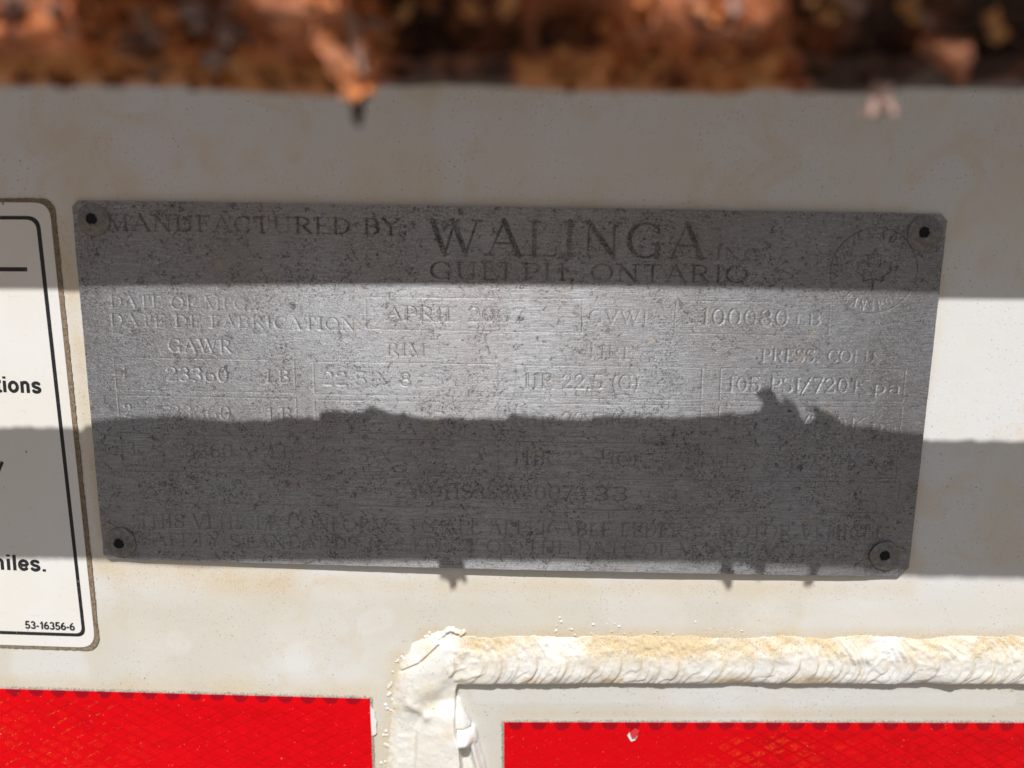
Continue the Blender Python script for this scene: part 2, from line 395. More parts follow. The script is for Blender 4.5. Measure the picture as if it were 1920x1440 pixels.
cliff = ss(0, 4.5, xr - px)
armH = np.where(inside, arm * cliff - 4 * (1 - cliff), -4)
H = np.maximum(H, armH)
# lip and hanging lump with its hollow
lip = 0.9 * ss(1290, 1365, py) * np.exp(-(line_d(px, py, (850, 1300), (862, 1362)) / np.interp(py, [1290, 1365], [4, 17])) ** 4)
lip *= ss(1290, 1352, py) * ss(1378, 1366, py)
H = np.maximum(H, np.where(lip > 0.1, lip, -9))
xe = np.interp(py, [1362, 1372, 1385, 1400, 1440, 1500], [868, 882, 889, 892, 903, 915]) + 1.0 * n2
rim = 1.6 * np.exp(-((px - (xe - 7)) / 7) ** 2) * ss(1358, 1374, py)
shelf = np.where((px > 838) & (px < xe) & (py > 1362), -0.2 - 0.6 * ss(1370, 1440, py) + 0.2 * n1, -9)
H = np.maximum(H, np.maximum(np.where(rim > 0.08, rim - 0.7, -9), shelf))
body = 2.3 * np.exp(-(((px - 838) / 13) ** 4)) * ss(1362, 1392, py) * np.interp(py, [1360, 1500], [1.0, 0.8])
H = np.maximum(H, np.where(body > 0.2, body, -9))
ridge = 2.9 * np.exp(-(line_d(px, py, (842, 1392), (872, 1388)) / (13 + 2.5 * n2)) ** 2.2) * (1 + .12 * n1)
H = np.maximum(H, np.where(ridge > 0.15, ridge, -9))
# small spatter beads
def blob(cx, cy, r, h):
    global H
    e = h * np.exp(-((px - cx) ** 2 + (py - cy) ** 2) / (r * .62) ** 2) - 0.02; H = np.where(e > 0.0, np.maximum(H, e + 0.02) , H)
for i in range(22):
    tt = i / 21; blob(813 + 56 * tt, 1198 - 14 * tt + 5 * math.sin(tt * 9) + (4 if tt > .9 else 0), 4.6 + 1.6 * math.sin(i * 2.1), 0.62)
rr = random.Random(5)
for i in range(34): blob(rr.uniform(1040, 1400), 1196 - abs(rr.gauss(0, 14)), rr.uniform(1.5, 3.4), 0.20)
for i in range(24):
    yy = rr.uniform(1235, 1440); blob(np.interp(yy, ya, [822, 800, 776, 752, 743, 735, 731, 724, 719]) - rr.uniform(-3, 12), yy, rr.uniform(3, 6), 0.10)
for i in range(26):
    tt = rr.random(); blob(748 + 60 * tt + rr.uniform(-8, 3), 1250 - 55 * tt + rr.uniform(-8, 3), rr.uniform(2, 4.5), 0.35)
crk = line_d(px, py, (822, 1212), (790, 1240)); crk = np.minimum(crk, line_d(px, py, (790, 1240), (752, 1262)) + 1.0)
H = H - 0.6 * np.exp(-(crk / 2.2) ** 2)
upper = ss(0.45, -0.75, t) * (np.abs(t) < 1.25)
stw = upper * (0.62 + 1.5 * vn(X, Z, 7, 41, 4)) * ss(820, 870, px) * (1.1 - 0.4 * ss(0.2, 0.8, rnd) * ss(0.2, 0.6, fr))
stw += 0.30 * ss(0.7, 0.95, fr) * (np.abs(t) < 0.8) * (px > 850)
feet = np.exp(-((py - 1276) / 8) ** 2) * ss(0.12, 0.45, vn(px / 10, py * 0, 4.2, 43, 2)) * (px > 860)
stw = np.maximum(stw, 0.75 * feet)
for (cx, cy, r, a) in [(805, 1290, 18, .5), (838, 1254, 14, .15), (918, 1222, 10, .8), (800, 1216, 18, .5), (745, 1262, 20, .4), (740, 1330, 12, .5), (850, 1300, 10, .3), (842, 1372, 10, .35)]:
    stw = np.maximum(stw, a * np.exp(-(((px - cx) ** 2 + (py - cy) ** 2) / r ** 2)) * (0.5 + 0.8 * (0.5 + 0.5 * vn(X, Z, 1.5, 44))))
stw = np.maximum(stw, 0.8 * np.exp(-(crk / 2.5) ** 2))
stw = np.maximum(stw, 0.6 * np.exp(-((px - xl - 4) / 7) ** 2) * (py > 1225) * (0.5 + .9 * vn(X, Z, 2.5, 47, 3)))
stw = np.clip(stw, 0, 1)
keep = (np.maximum.reduce([H[:-1, :-1], H[1:, :-1], H[:-1, 1:], H[1:, 1:]]) > -0.55)
low = (np.maximum.reduce([H[:-1, :-1], H[1:, :-1], H[:-1, 1:], H[1:, 1:]]) > -3.9) & (px[:-1, :-1] > 835)
weld_me = grid_mesh('weld_bead', X, -H, Z, {'stain': stw}, keep=keep | low)
link('weld_bead', weld_me, M_weld, wall, label='rippled weld bead under thick white paint')
# ------------------------------------------------------------------ stroke font for the etched plate
TK, TN = 0.068, 0.028
def seg(x0, y0, x1, y1, w): return [(x0, y0, w), (x1, y1, w)]
def arc(cx, cy, rx, ry, a0, a1, n=14, tk=TK, tn=TN):
    o = []
    for i in range(n + 1):
        a = math.radians(a0 + (a1 - a0) * i / n); c = math.cos(a)
        o.append((cx + rx * c, cy + ry * math.sin(a), tn + (tk - tn) * abs(c) ** 1.4))
    return o
def srf(x, y, h=0.13): return seg(x - h, y, x + h, y, TN)
def stem(x, h=0.13, y0=0.03, y1=0.97, top=True, bot=True, w=TK):
    r = [seg(x, y0, x, y1, w)]
    if top: r.append(srf(x, y1, h))
    if bot: r.append(srf(x, y0, h))
    return r
G = {}
G['A'] = (0.86, [seg(.12, .03, .42, .97, TN), seg(.42, .97, .74, .03, TK), seg(.24, .36, .6, .36, TN), srf(.12, .03, .1), srf(.74, .03, .12)])
G['B'] = (0.78, stem(.2) + [arc(.38, .74, .26, .23, 90, -90), arc(.38, .27, .30, .24, 90, -90), seg(.2, .97, .4, .97, TN), seg(.2, .5, .4, .5, TN), seg(.2, .03, .4, .03, TN)])
G['C'] = (0.82, [arc(.46, .5, .34, .47, 45, 315, 20), seg(.70, .83, .73, .66, TN), seg(.73, .97, .73, .7, TN)])
G['D'] = (0.86, stem(.2) + [arc(.36, .5, .38, .47, 90, -90, 18), seg(.2, .97, .38, .97, TN), seg(.2, .03, .38, .03, TN)])
G['E'] = (0.74, stem(.2) + [seg(.2, .97, .64, .97, TN), seg(.2, .5, .5, .5, TN), seg(.2, .03, .66, .03, TN), seg(.64, .97, .64, .8, TN), seg(.66, .03, .68, .22, TN), seg(.5, .4, .5, .6, TN)])
G['F'] = (0.70, stem(.2) + [seg(.2, .97, .62, .97, TN), seg(.2, .5, .48, .5, TN), seg(.62, .97, .62, .8, TN), seg(.48, .4, .48, .6, TN)])
G['G'] = (0.90, [arc(.46, .5, .35, .47, 45, 325, 20), seg(.72, .03, .72, .4, TK), srf(.72, .4, .12), seg(.72, .97, .72, .72, TN)])
G['H'] = (0.94, stem(.2) + stem(.74) + [seg(.2, .5, .74, .5, TN)])
G['I'] = (0.44, stem(.22))
G['K'] = (0.88, stem(.2) + [seg(.24, .42, .66, .97, TN), seg(.36, .56, .72, .03, TK), srf(.66, .97, .1), srf(.72, .03, .1)])
G['L'] = (0.72, stem(.2) + [seg(.2, .03, .64, .03, TN), seg(.64, .03, .66, .25, TN)])
G['M'] = (1.06, [seg(.16, .03, .16, .97, TN), seg(.16, .97, .5, .05, TK), seg(.5, .05, .86, .97, TN), seg(.86, .97, .86, .03, TK), srf(.16, .03, .1), srf(.86, .03, .12), srf(.13, .97, .08), srf(.9, .97, .1)])
G['N'] = (0.92, [seg(.18, .03, .18, .97, TN), seg(.18, .97, .72, .03, TK), seg(.72, .03, .72, .97, TN), srf(.18, .03, .1), srf(.72, .97, .12), srf(.14, .97, .09)])
G['O'] = (0.90, [arc(.44, .5, .35, .47, 0, 360, 28)])
G['P'] = (0.74, stem(.2) + [arc(.38, .71, .27, .26, 90, -90), seg(.2, .97, .4, .97, TN), seg(.2, .45, .4, .45, TN)])
G['R'] = (0.84, stem(.2) + [arc(.38, .73, .26, .24, 90, -90), seg(.2, .97, .4, .97, TN), seg(.2, .49, .4, .49, TN), seg(.42, .48, .72, .03, TK), srf(.74, .03, .08)])
G['S'] = (0.68, [arc(.34, .73, .22, .24, 30, 250, 14), arc(.34, .26, .24, .23, 90, -150, 14), seg(.56, .97, .56, .76, TN), seg(.10, .03, .10, .26, TN), seg(.24, .55, .44, .45, TK)])
G['T'] = (0.80, stem(.40, top=False) + [seg(.1, .97, .7, .97, TN), seg(.1, .97, .1, .78, TN), seg(.7, .97, .7, .78, TN)])
G['U'] = (0.90, [seg(.2, .97, .2, .3, TK), arc(.45, .3, .25, .27, 180, 360, 14), seg(.7, .3, .7, .97, TN), srf(.2, .97), srf(.7, .97, .1)])
G['V'] = (0.86, [seg(.12, .97, .44, .03, TK), seg(.44, .03, .74, .97, TN), srf(.12, .97, .12), srf(.74, .97, .1)])
G['W'] = (1.20, [seg(.12, .97, .38, .03, TK), seg(.38, .03, .60, .97, TN), seg(.56, .97, .82, .03, TK), seg(.82, .03, 1.06, .97, TN), srf(.12, .97, .11), srf(1.06, .97, .1), srf(.58, .97, .1)])
G['X'] = (0.86, [seg(.14, .97, .70, .03, TK), seg(.14, .03, .70, .97, TN), srf(.14, .97, .1), srf(.7, .97, .1), srf(.14, .03, .1), srf(.7, .03, .1)])
G['Y'] = (0.84, [seg(.12, .97, .42, .5, TK), seg(.42, .5, .72, .97, TN), seg(.42, .5, .42, .03, TK), srf(.12, .97, .1), srf(.72, .97, .1), srf(.42, .03, .13)])
G['0'] = (0.74, [arc(.36, .5, .25, .47, 0, 360, 26)])
G['1'] = (0.50, stem(.26, top=False) + [seg(.26, .97, .12, .86, TN)])
G['2'] = (0.72, [arc(.34, .72, .23, .25, 170, -20, 12), seg(.56, .64, .12, .07, TN), seg(.12, .05, .60, .05, TK), seg(.6, .05, .62, .2, TN)])
G['3'] = (0.70, [arc(.32, .74, .22, .23, 150, -90, 12), arc(.32, .27, .25, .24, 90, -150, 12)])
G['5'] = (0.70, [seg(.16, .97, .56, .97, TK), seg(.16, .97, .14, .52, TN), arc(.32, .30, .26, .27, 120, -150, 14)])
G['6'] = (0.72, [arc(.36, .29, .24, .26, 0, 360, 20), arc(.52, .45, .42, .5, 100, 195, 10)])
G['7'] = (0.68, [seg(.12, .96, .60, .96, TK), seg(.60, .96, .28, .03, TK * .8), seg(.12, .96, .12, .78, TN)])
G['8'] = (0.72, [arc(.35, .74, .20, .22, 0, 360, 18), arc(.35, .27, .25, .24, 0, 360, 20)])
G['9'] = (0.72, [arc(.34, .70, .23, .26, 0, 360, 20), arc(.17, .52, .42, .5, -80, 15, 10)])
G['.'] = (0.34, [seg(.14, .06, .15, .06, .07)]); G[','] = (0.34, [seg(.16, .06, .16, .05, .07), seg(.17, .05, .1, -.14, .03)])
G[':'] = (0.36, [seg(.16, .08, .17, .08, .07), seg(.16, .55, .17, .55, .07)])
G['/'] = (0.60, [seg(.06, -.04, .52, 1.0, TK * .7)]); G['('] = (0.40, [arc(.42, .45, .28, .6, 120, 240, 12)]); G[')'] = (0.40, [arc(-.04, .45, .28, .6, 60, -60, 12)])
G['p'] = (0.62, [seg(.16, .62, .16, -.28, TK), arc(.30, .32, .22, .30, 150, -150, 14), srf(.16, -.28, .1), srf(.12, .62, .07)])
G['a'] = (0.58, [arc(.28, .18, .18, .17, 0, 360, 14), seg(.46, .45, .46, .05, TK), arc(.28, .45, .18, .17, 150, 0, 8), seg(.46, .05, .56, .03, TN)])
G[' '] = (0.42, [])
RS = 0.065                                                # raster cell, mm
RX0, RZ0 = -92.0, -56.0; RW, RH = int(184 / RS), int(96 / RS)
ETCH = np.zeros((RH, RW), np.float32); TONE = np.zeros((RH, RW), np.float32)
def stroke(pts, tone, soft=0.10):
    """pts: list of (x_mm, z_mm, radius_mm)"""
    for (x0, z0, r0), (x1, z1, r1) in zip(pts[:-1], pts[1:]):
        m = max(r0, r1) + soft
        i0 = max(0, int((min(z0, z1) - m - RZ0) / RS)); i1 = min(RH, int((max(z0, z1) + m - RZ0) / RS) + 2)
        j0 = max(0, int((min(x0, x1) - m - RX0) / RS)); j1 = min(RW, int((max(x0, x1) + m - RX0) / RS) + 2)
        if i1 <= i0 or j1 <= j0: continue
        zz, xx = np.mgrid[i0:i1, j0:j1]; xx = xx * RS + RX0; zz = zz * RS + RZ0
        L2 = (x1 - x0) ** 2 + (z1 - z0) ** 2 + 1e-9
        tt = np.clip(((xx - x0) * (x1 - x0) + (zz - z0) * (z1 - z0)) / L2, 0, 1)
        dd = np.hypot(xx - x0 - tt * (x1 - x0), zz - z0 - tt * (z1 - z0)) - (r0 + (r1 - r0) * tt)
        cv = np.clip(0.5 - dd / soft, 0, 1).astype(np.float32)
        ETCH[i0:i1, j0:j1] = np.maximum(ETCH[i0:i1, j0:j1], cv)
        TONE[i0:i1, j0:j1] = np.maximum(TONE[i0:i1, j0:j1], cv * tone)
PD = 1.1                                                  # the plate's face stands about this far out
def etch_text(txt, a, b, cap, tone=0.1, bold=1.0):  # tone paints letters darker in the shaded bands, nearly plain in the sunlit strip
    x0, z0 = P(*a, PD); x1, z1 = P(*b, PD)
    xm, zm = (a[0] + b[0]) / 2, (a[1] + b[1]) / 2
    h = P(xm, zm - cap, PD)[1] - P(xm, zm, PD)[1]
    L = math.hypot(x1 - x0, z1 - z0); ux, uz = (x1 - x0) / L, (z1 - z0) / L
    adv = sum(G[c][0] for c in txt); sx = L / adv; cur = 0
    for c in txt:
        wd, st_ = G[c]
        for s_ in st_:
            pts = []
            for (gx, gy, r) in s_:
                ax = (cur + gx) * sx; az = gy * h
                pts.append((x0 + ux * ax - uz * az, z0 + uz * ax + ux * az, max(0.05, r * h * bold)))
            stroke(pts, tone)
        cur += wd
def etch_box(pts, tone=0.1, r=0.055):
    q = [(*P(*p, PD), r) for p in pts]; q.append(q[0]); stroke(q, tone, 0.09)
etch_text('MANUFACTURED BY:', (196, 432), (768, 441), 31, 0.95, 1.25)
etch_text('WALINGA', (800, 478), (1325, 486), 68, 0.9, 1.1)
etch_text('INC.', (1338, 487), (1438, 489), 24, 0.7)
etch_text('GUELPH, ONTARIO', (803, 523), (1405, 531), 33, 0.95, 1.2)
etch_text('DATE OF MFG.:', (203, 578), (487, 583), 25, 0.10)
etch_text('DATE DE FABRICATION:', (203, 612), (680, 620), 24, 0.12)
etch_box([(685, 557), (1092, 561), (1091, 624), (687, 617)])
etch_text('APRIL 2007', (722, 601), (985, 606), 28, 0.04)
etch_text('GVWR:', (1102, 606), (1243, 608), 25, 0.04)
etch_box([(1268, 564), (1558, 568), (1554, 629), (1264, 625)])
etch_text('100080', (1312, 609), (1480, 612), 31, 0.02); etch_text('LB', (1488, 610), (1540, 611), 23, 0.02)
etch_text('GAWR', (313, 660), (436, 662), 25, 0.12)
etch_text('RIM', (722, 667), (800, 668), 24, 0.05); etch_text('TIRE', (1096, 672), (1190, 674), 25, 0.02); etch_text('PRESS. COLD', (1425, 678), (1642, 681), 24, 0.02)
cols = [((211, 670), (551, 676)), ((587, 678), (934, 683)), ((967, 684), (1317, 689)), ((1352, 690), (1700, 693))]
for row in range(3):
    dy = row * 71.5; k = row
    for ci, ((ax, ay), (bx, by)) in enumerate(cols):
        sh = (8 - 0) * (ax - 960) / -750 * row            # the keystone of the receding plate
        ax2 = ax + (960 - ax) * 0.0088 * row * 1.0; bx2 = bx + (960 - bx) * 0.0088 * row
        etch_box([(ax2, ay + dy), (bx2, by + dy), (bx2 + (960 - bx) * .0075, by + dy + 61), (ax2 + (960 - ax) * .0075, ay + dy + 61)], [0.08, 0.38, 0.62][k])
    tn = [0.03, 0.22, 0.44][k]
    q = lambda x: x + (960 - x) * 0.0088 * row
    etch_text(str(row + 1), (q(224), 711 + dy), (q(242), 711 + dy), 25, tn)
    etch_text('23360', (q(310), 715 + dy), (q(430), 717 + dy), 27, tn); etch_text('LB', (q(497), 717 + dy), (q(545), 718 + dy), 24, tn)
    etch_text('22.5 X 8.25', (q(603), 722 + dy), (q(834), 726 + dy), 26, tn)
    etch_text('11R 22.5 (G)', (q(980), 728 + dy), (q(1200), 731 + dy), 28, tn)
    etch_text('105 PSI/720', (q(1362), 734 + dy), (q(1592), 737 + dy), 28, tn); etch_text('Kpa', (q(1594), 737 + dy), (q(1690), 739 + dy), 26, tn)
etch_box([(232, 884), (1690, 905), (1682, 962), (236, 942)], 0.6)
etch_box([(590, 889), (591, 889), (593, 946), (592, 946)], 0.2)
etch_text('V.I.N.:', (250, 926), (420, 929), 28, 0.30)
etch_text('2W9HS3S3W0072', (740, 933), (1100, 938), 28, 0.50); etch_text('33', (1110, 938), (1180, 939), 28, 0.62)
etch_text('THIS VEHICLE CONFORMS TO ALL APPLICABLE FEDERAL MOTOR VEHICLE', (256, 990), (1662, 1013), 27, 0.47)
etch_text('SAFETY STANDARDS IN EFFECT ON THE DATE OF MANUFACTURE.', (262, 1024), (1592, 1047), 25, 0.47)
# round seal with a plain leaf
cx, cz = P(1640, 508, PD); cr = P(1722, 508, PD)[0] - cx
stroke([(cx + cr * math.cos(a), cz + cr * .97 * math.sin(a), 0.10) for a in np.linspace(0, 2 * math.pi, 60)], 1.0)
def arc_text(txt, a0, a1, rad, size, flip=False, tone=0.9):
    for i, c in enumerate(txt):
        a = math.radians(a0 + (a1 - a0) * (i + 0.5) / len(txt)); wd, st_ = G[c]
        ox, oz = cx + rad * math.cos(a), cz + rad * math.sin(a); th = a - math.pi / 2 if not flip else a + math.pi / 2
        for s_ in st_:
            stroke([(ox + size * ((gx - wd / 2) * .8 * math.cos(th) - (gy - .5) * math.sin(th)), oz + size * ((gx - wd / 2) * .8 * math.sin(th) + (gy - .5) * math.cos(th)), max(.05, r * size)) for gx, gy, r in s_], tone)
arc_text('CANADA', 165 - 20, 35, cr * .83, 1.5); arc_text('TRANSPORT', 205, 335, cr * .80, 1.5, True, 0.12)
leaf = [(0, -.62), (.03, -.25), (.34, -.32), (.28, -.2), (.58, .02), (.5, .06), (.55, .28), (.38, .24), (.34, .33), (.16, .14), (.22, .52), (.11, .46), (0, .68)]
leaf = leaf + [(-a, b) for a, b in leaf[::-1]]
stroke([(cx + a * cr * .72, cz + b * cr * .72, 0.13) for a, b in leaf], 1.0)
for a in range(-4, 5):
    stroke([(cx, cz - .2 * cr, .06), (cx + a * .085 * cr, cz + (.34 - abs(a) * .05) * cr, .12)], 0.3)
def sample(R, X, Z):
    fx = np.clip((X - RX0) / RS, 0, RW - 2); fz = np.clip((Z - RZ0) / RS, 0, RH - 2)
    i = fz.astype(int); j = fx.astype(int); a = fz - i; b = fx - j
    return (R[i, j] * (1 - b) + R[i, j + 1] * b) * (1 - a) + (R[i + 1, j] * (1 - b) + R[i + 1, j + 1] * b) * a
# ------------------------------------------------------------------ the data plate
def empty(name, loc, **props):
    o = bpy.data.objects.new(name, None); COL.objects.link(o); o.location = loc; o.empty_display_size = 0.01
    for k, v in props.items(): o[k] = v
    return o
def thing(name, loc, label, cat, group=None):
    o = empty(name, loc, label=label, category=cat)
    if group: o['group'] = group
    return o
def adopt(o, root):
    """parent without moving: meshes are written in world millimetres"""
    o.parent = root; o.matrix_parent_inverse.identity(); o.location = -root.location
cTL = P(133, 375, 0.8); cTR = P(1778, 401, 0.8); cBR = P(1703, 1081, 0.8); cBL = P(194, 1048, 0.8)
NU, NV = 1240, 545
u, v = np.meshgrid(np.linspace(0, 1, NU), np.linspace(0, 1, NV))       # v: 0 bottom .. 1 top
Hmm = cTL[1] - cBL[1]; Wmm = cTR[0] - cTL[0]
dt = (1 - v) * Hmm; db = v * Hmm
edge_n = 0.06 * vn(u * 0, v * Hmm, 1.5, 61)
ul = np.maximum(np.clip(1.1 - dt, 0, 9), np.clip(0.9 - db, 0, 9)) / Wmm + edge_n / Wmm
ur = 1 - np.maximum(np.clip(1.1 - dt, 0, 9), np.clip(1.7 - db, 0, 9)) / Wmm + edge_n / Wmm
uu = ul + (ur - ul) * u
vv = v + 0.05 / Hmm * vn(u * Wmm, v * 0, 2.0, 62) * (np.abs(v - .5) > .45)
X = (cBL[0] * (1 - uu) + cBR[0] * uu) * (1 - vv) + (cTL[0] * (1 - uu) + cTR[0] * uu) * vv
Z = (cBL[1] * (1 - uu) + cBR[1] * uu) * (1 - vv) + (cTL[1] * (1 - uu) + cTR[1] * uu) * vv
def bow(u, v):
    """mm the face stands out of the wall"""
    return 0.72 + 0.62 * np.sin(np.pi * np.clip(u, 0, 1)) * (0.75 + 0.25 * (1 - v)) + 0.30 * (1 - v) * ss(0.1, 0.8, u) * (1 - ss(.93, 1, u)) 
et = sample(ETCH, X, Z); tn = sample(TONE, X, Z) * np.clip(0.82 + 0.65 * vn(X, Z, 4.5, 66, 3), 0.30, 1.15)
wear = np.clip(0.30 + 0.75 * (0.5 + 0.9 * vn(X, Z, 5, 65, 3)), 0.12, 1.0)
face = bow(u, v) - 0.085 * et * wear + 0.012 * vn(X, Z, 1.2, 63, 2) + 0.03 * vn(X, Z, 9, 64, 2)
# heads dent the sheet slightly
RIV = [(174, 412, 31, (170, 410)), (1735, 438, 34, (1733, 435)), (225, 1018, 32, (222, 1020)), (1660, 1043, 31, (1659, 1042))]
for (rx, ry, rp, _) in RIV:
    x0, z0 = P(rx, ry, 1.0); face -= 0.18 * np.exp(-((np.hypot(X - x0, Z - z0) - 2.9) / 0.9) ** 2)
plate = thing('data_plate', (0, -0.0008, 0), 'weathered grey aluminium manufacturer plate with etched lettering riveted to the white wall', 'data plate')
me = grid_mesh('sheet', X, -face, Z, {'etch': et, 'tone': tn}, skirt=0.5)
uvl = me.uv_layers.new(name='UVMap'); li = np.zeros(len(me.loops), np.int32); me.loops.foreach_get('vertex_index', li)
vc = np.zeros(len(me.vertices) * 3, np.float32); me.vertices.foreach_get('co', vc); vc = vc.reshape(-1, 3)
uvl.data.foreach_set('uv', (vc[li][:, [0, 2]] * 6 + 0.5).astype(np.float32).ravel())
adopt(link('sheet', me, M_plate), plate)
bu, bv = np.meshgrid(np.linspace(0.006, 0.994, 40), np.linspace(0.012, 0.988, 18))
bX = (cBL[0] * (1 - bu) + cBR[0] * bu) * (1 - bv) + (cTL[0] * (1 - bu) + cTR[0] * bu) * bv
bZ = (cBL[1] * (1 - bu) + cBR[1] * bu) * (1 - bv) + (cTL[1] * (1 - bu) + cTR[1] * bu) * bv
adopt(link('backing', grid_mesh('backing', bX, -(bow(bu, bv) - 0.45), bZ), M_rivet), plate)
def lathe(name, prof, cx, cz, d0, hole=(0, 0), seg_=40, wob=0.04, seed=1, squash=1.0):
    """prof: (radius, height); everything about the hole when radius small, about the head when large"""
    vs = []; fs = []; r_ = random.Random(seed); ph = [r_.uniform(0, 6.28) for _ in range(4)]
    R = prof[0][0]
    for k, (r, h) in enumerate(prof):
        f = 1 - r / R
        for i in range(seg_):
            a = 2 * math.pi * i / seg_
            rr_ = r * (1 + wob * math.sin(3 * a + ph[0]) * .6 + wob * .5 * math.sin(7 * a + ph[1]))
            hh = h * (1 + (0.15 * math.sin(2 * a + ph[2]) + 0.08 * math.sin(5 * a + ph[3])) * (r > 1.3))
            vs.append(Vector((cx + hole[0] * f + rr_ * math.cos(a), -(d0 + hh), cz + hole[1] * f + rr_ * math.sin(a) * squash)) * MM)
        if k:
            for i in range(seg_):
                j = (i + 1) % seg_; a0 = (k - 1) * seg_; b0 = k * seg_
                fs.append((a0 + i, b0 + i, b0 + j, a0 + j)[::-1])
    fs.append(tuple(range((len(prof) - 1) * seg_, len(prof) * seg_)))
    return raw_mesh(name, vs, fs)
rlab = ['rivet with a rust ring, top left corner', 'rivet with peeling paint crumbs, top right corner', None, 'rivet with a scraped pale rim, bottom right corner']
for k, (rx, ry, rp, hp) in enumerate(RIV):
    base = float(bow(np.array((rx - 133) / 1645), np.array(1 - (ry - 375) / 680))) - 0.16
    x0, z0 = P(rx, ry, base + .3); hx, hz = P(hp[0], hp[1], base + .5); R = rp * 0.089
    me = lathe('rivet', [(R, 0.0), (R * .99, .17), (R * .95, .23), (R * .88, .25), (R * .70, .32), (R * .58, .46), (1.45, .62), (1.25, .64), (1.1, .58), (1.0, .48), (.95, .40)], x0, z0, base, (hx - x0, hz - z0), seed=k + 3)
    o = link('rivet', me, M_rivet); adopt(o, plate)
    if rlab[k]: o['label'] = rlab[k]
    vs = lathe('rivet_hole', [(.92 + .06 * (k % 2), 0.0), (.5, .012)], hx, hz, base + 0.44, seed=k + 9, wob=.12)  # black disc on a shallow floor, painting the hole's inner shade
    h = link('rivet_hole', vs, M_hole); h.parent = o
# ------------------------------------------------------------------ sticker on the left
dec = thing('warning_sticker', (V(60, 1200) * 1.0), 'white rounded sticker with black border line and bold black words, left of the plate', 'sticker')
L = -330
def dl(off):
    """sticker outline moved outward by off"""
    return loop_px([(L, 378 - off), (94 + off, 380 - off), (181 + off, 1213 + off * .8), (L, 1197 + off * .8)], [1, 30, 30, 1])
adopt(link('sticker_face', slab('sticker_face', dl(0), 0.0, 0.32), M_decal), dec)
og = densify(dl(9), 4); ig = densify(dl(0), 4); m_ = min(len(og), len(ig))
o1 = dl(8); i1_ = dl(-0.5)
def jit(loop, a, seed):
    r_ = random.Random(seed); return [np.array(p) + np.array((r_.uniform(-a, a), r_.uniform(-a, a))) for p in loop]
def dens2(A, B, step=5):
    oa, ob = [], []
    for i in range(len(A)):
        a0, a1 = np.array(A[i]), np.array(A[(i + 1) % len(A)]); b0, b1 = np.array(B[i]), np.array(B[(i + 1) % len(B)])
        m = max(1, int(np.linalg.norm(a1 - a0) / step))
        for j in range(m): oa.append(a0 + (a1 - a0) * j / m); ob.append(b0 + (b1 - b0) * j / m)
    return oa, ob
A_, B_ = dens2(o1, i1_)
adopt(link('grime_edge', ring('grime_edge', jit(A_, .8, 4), jit(B_, .5, 5), 0.0, 0.20), M_grime), dec)
def bl(off):
    return loop_px([(L + 20, 404 + off), (76 - off, 405 + off), (163 - off, 1192.5 - off * .9), (L + 20, 1177 - off * .9)], [1, 24 - off * .6, 17 - off * .6, 1])
adopt(link('border_line', ring('border_line', bl(0), bl(7.0), 0.30, 0.335), M_ink), dec)
adopt(link('rule_line', slab('rule_line', [(L + 40, 499), (53, 501), (53.6, 509), (L + 40, 507)], 0.30, 0.335), M_ink), dec)
def sarc(cx, cy, rx, ry, a0, a1, n_=16): return [(cx + rx * math.cos(math.radians(a0 + (a1 - a0) * i / n_)), cy + ry * math.sin(math.radians(a0 + (a1 - a0) * i / n_))) for i in range(n_ + 1)]
GS = {'t': (.38, [[(.19, .95), (.19, .20)] + sarc(.30, .20, .11, .135, 180, 280, 8), [(.03, .665), (.35, .665)]]),
      'i': (.30, [[(.15, 0), (.15, .73)], [(.15, .86), (.15, 1.0)]]), 'l': (.30, [[(.15, 0), (.15, 1.0)]]),
      'o': (.63, [sarc(.315, .365, .205, .285, 0, 360, 28)]),
      'n': (.62, [[(.15, 0), (.15, .73)], sarc(.31, .46, .155, .205, 175, 0, 14) + [(.465, 0)]]),
      'm': (.92, [[(.15, 0), (.15, .73)], sarc(.31, .48, .15, .19, 175, 0, 14) + [(.46, 0)], sarc(.61, .48, .15, .19, 175, 0, 14) + [(.76, 0)]]),
      's': (.57, [sarc(.285, .52, .165, .135, 15, 250, 14) + sarc(.285, .215, .175, .14, 80, -165, 16)]),
      'e': (.58, [[(.10, .36), (.48, .36)], sarc(.295, .365, .195, .285, 0, 325, 24)]),
      'y': (.56, [[(.06, .73), (.29, .06)], [(.50, .73), (.27, -.02), (.22, -.14), (.15, -.19), (.06, -.185)]]),
      '.': (.30, [[(.15, 0), (.15, .16)]]), '-': (.34, [[(.04, .37), (.30, .37)]]),
      '5': (.58, [[(.50, .92), (.17, .92), (.13, .50)] + sarc(.28, .31, .20, .24, 125, -155, 18)]),
      '3': (.58, [sarc(.28, .715, .17, .205, 155, -90, 16), sarc(.28, .285, .20, .215, 90, -155, 16)]),
      '1': (.46, [[(.30, 0), (.30, 1.0)], [(.30, .80), (.09, .76)]]),
      '6': (.58, [sarc(.295, .31, .19, .235, 0, 360, 24), sarc(.44, .42, .34, .50, 100, 195, 12)])}
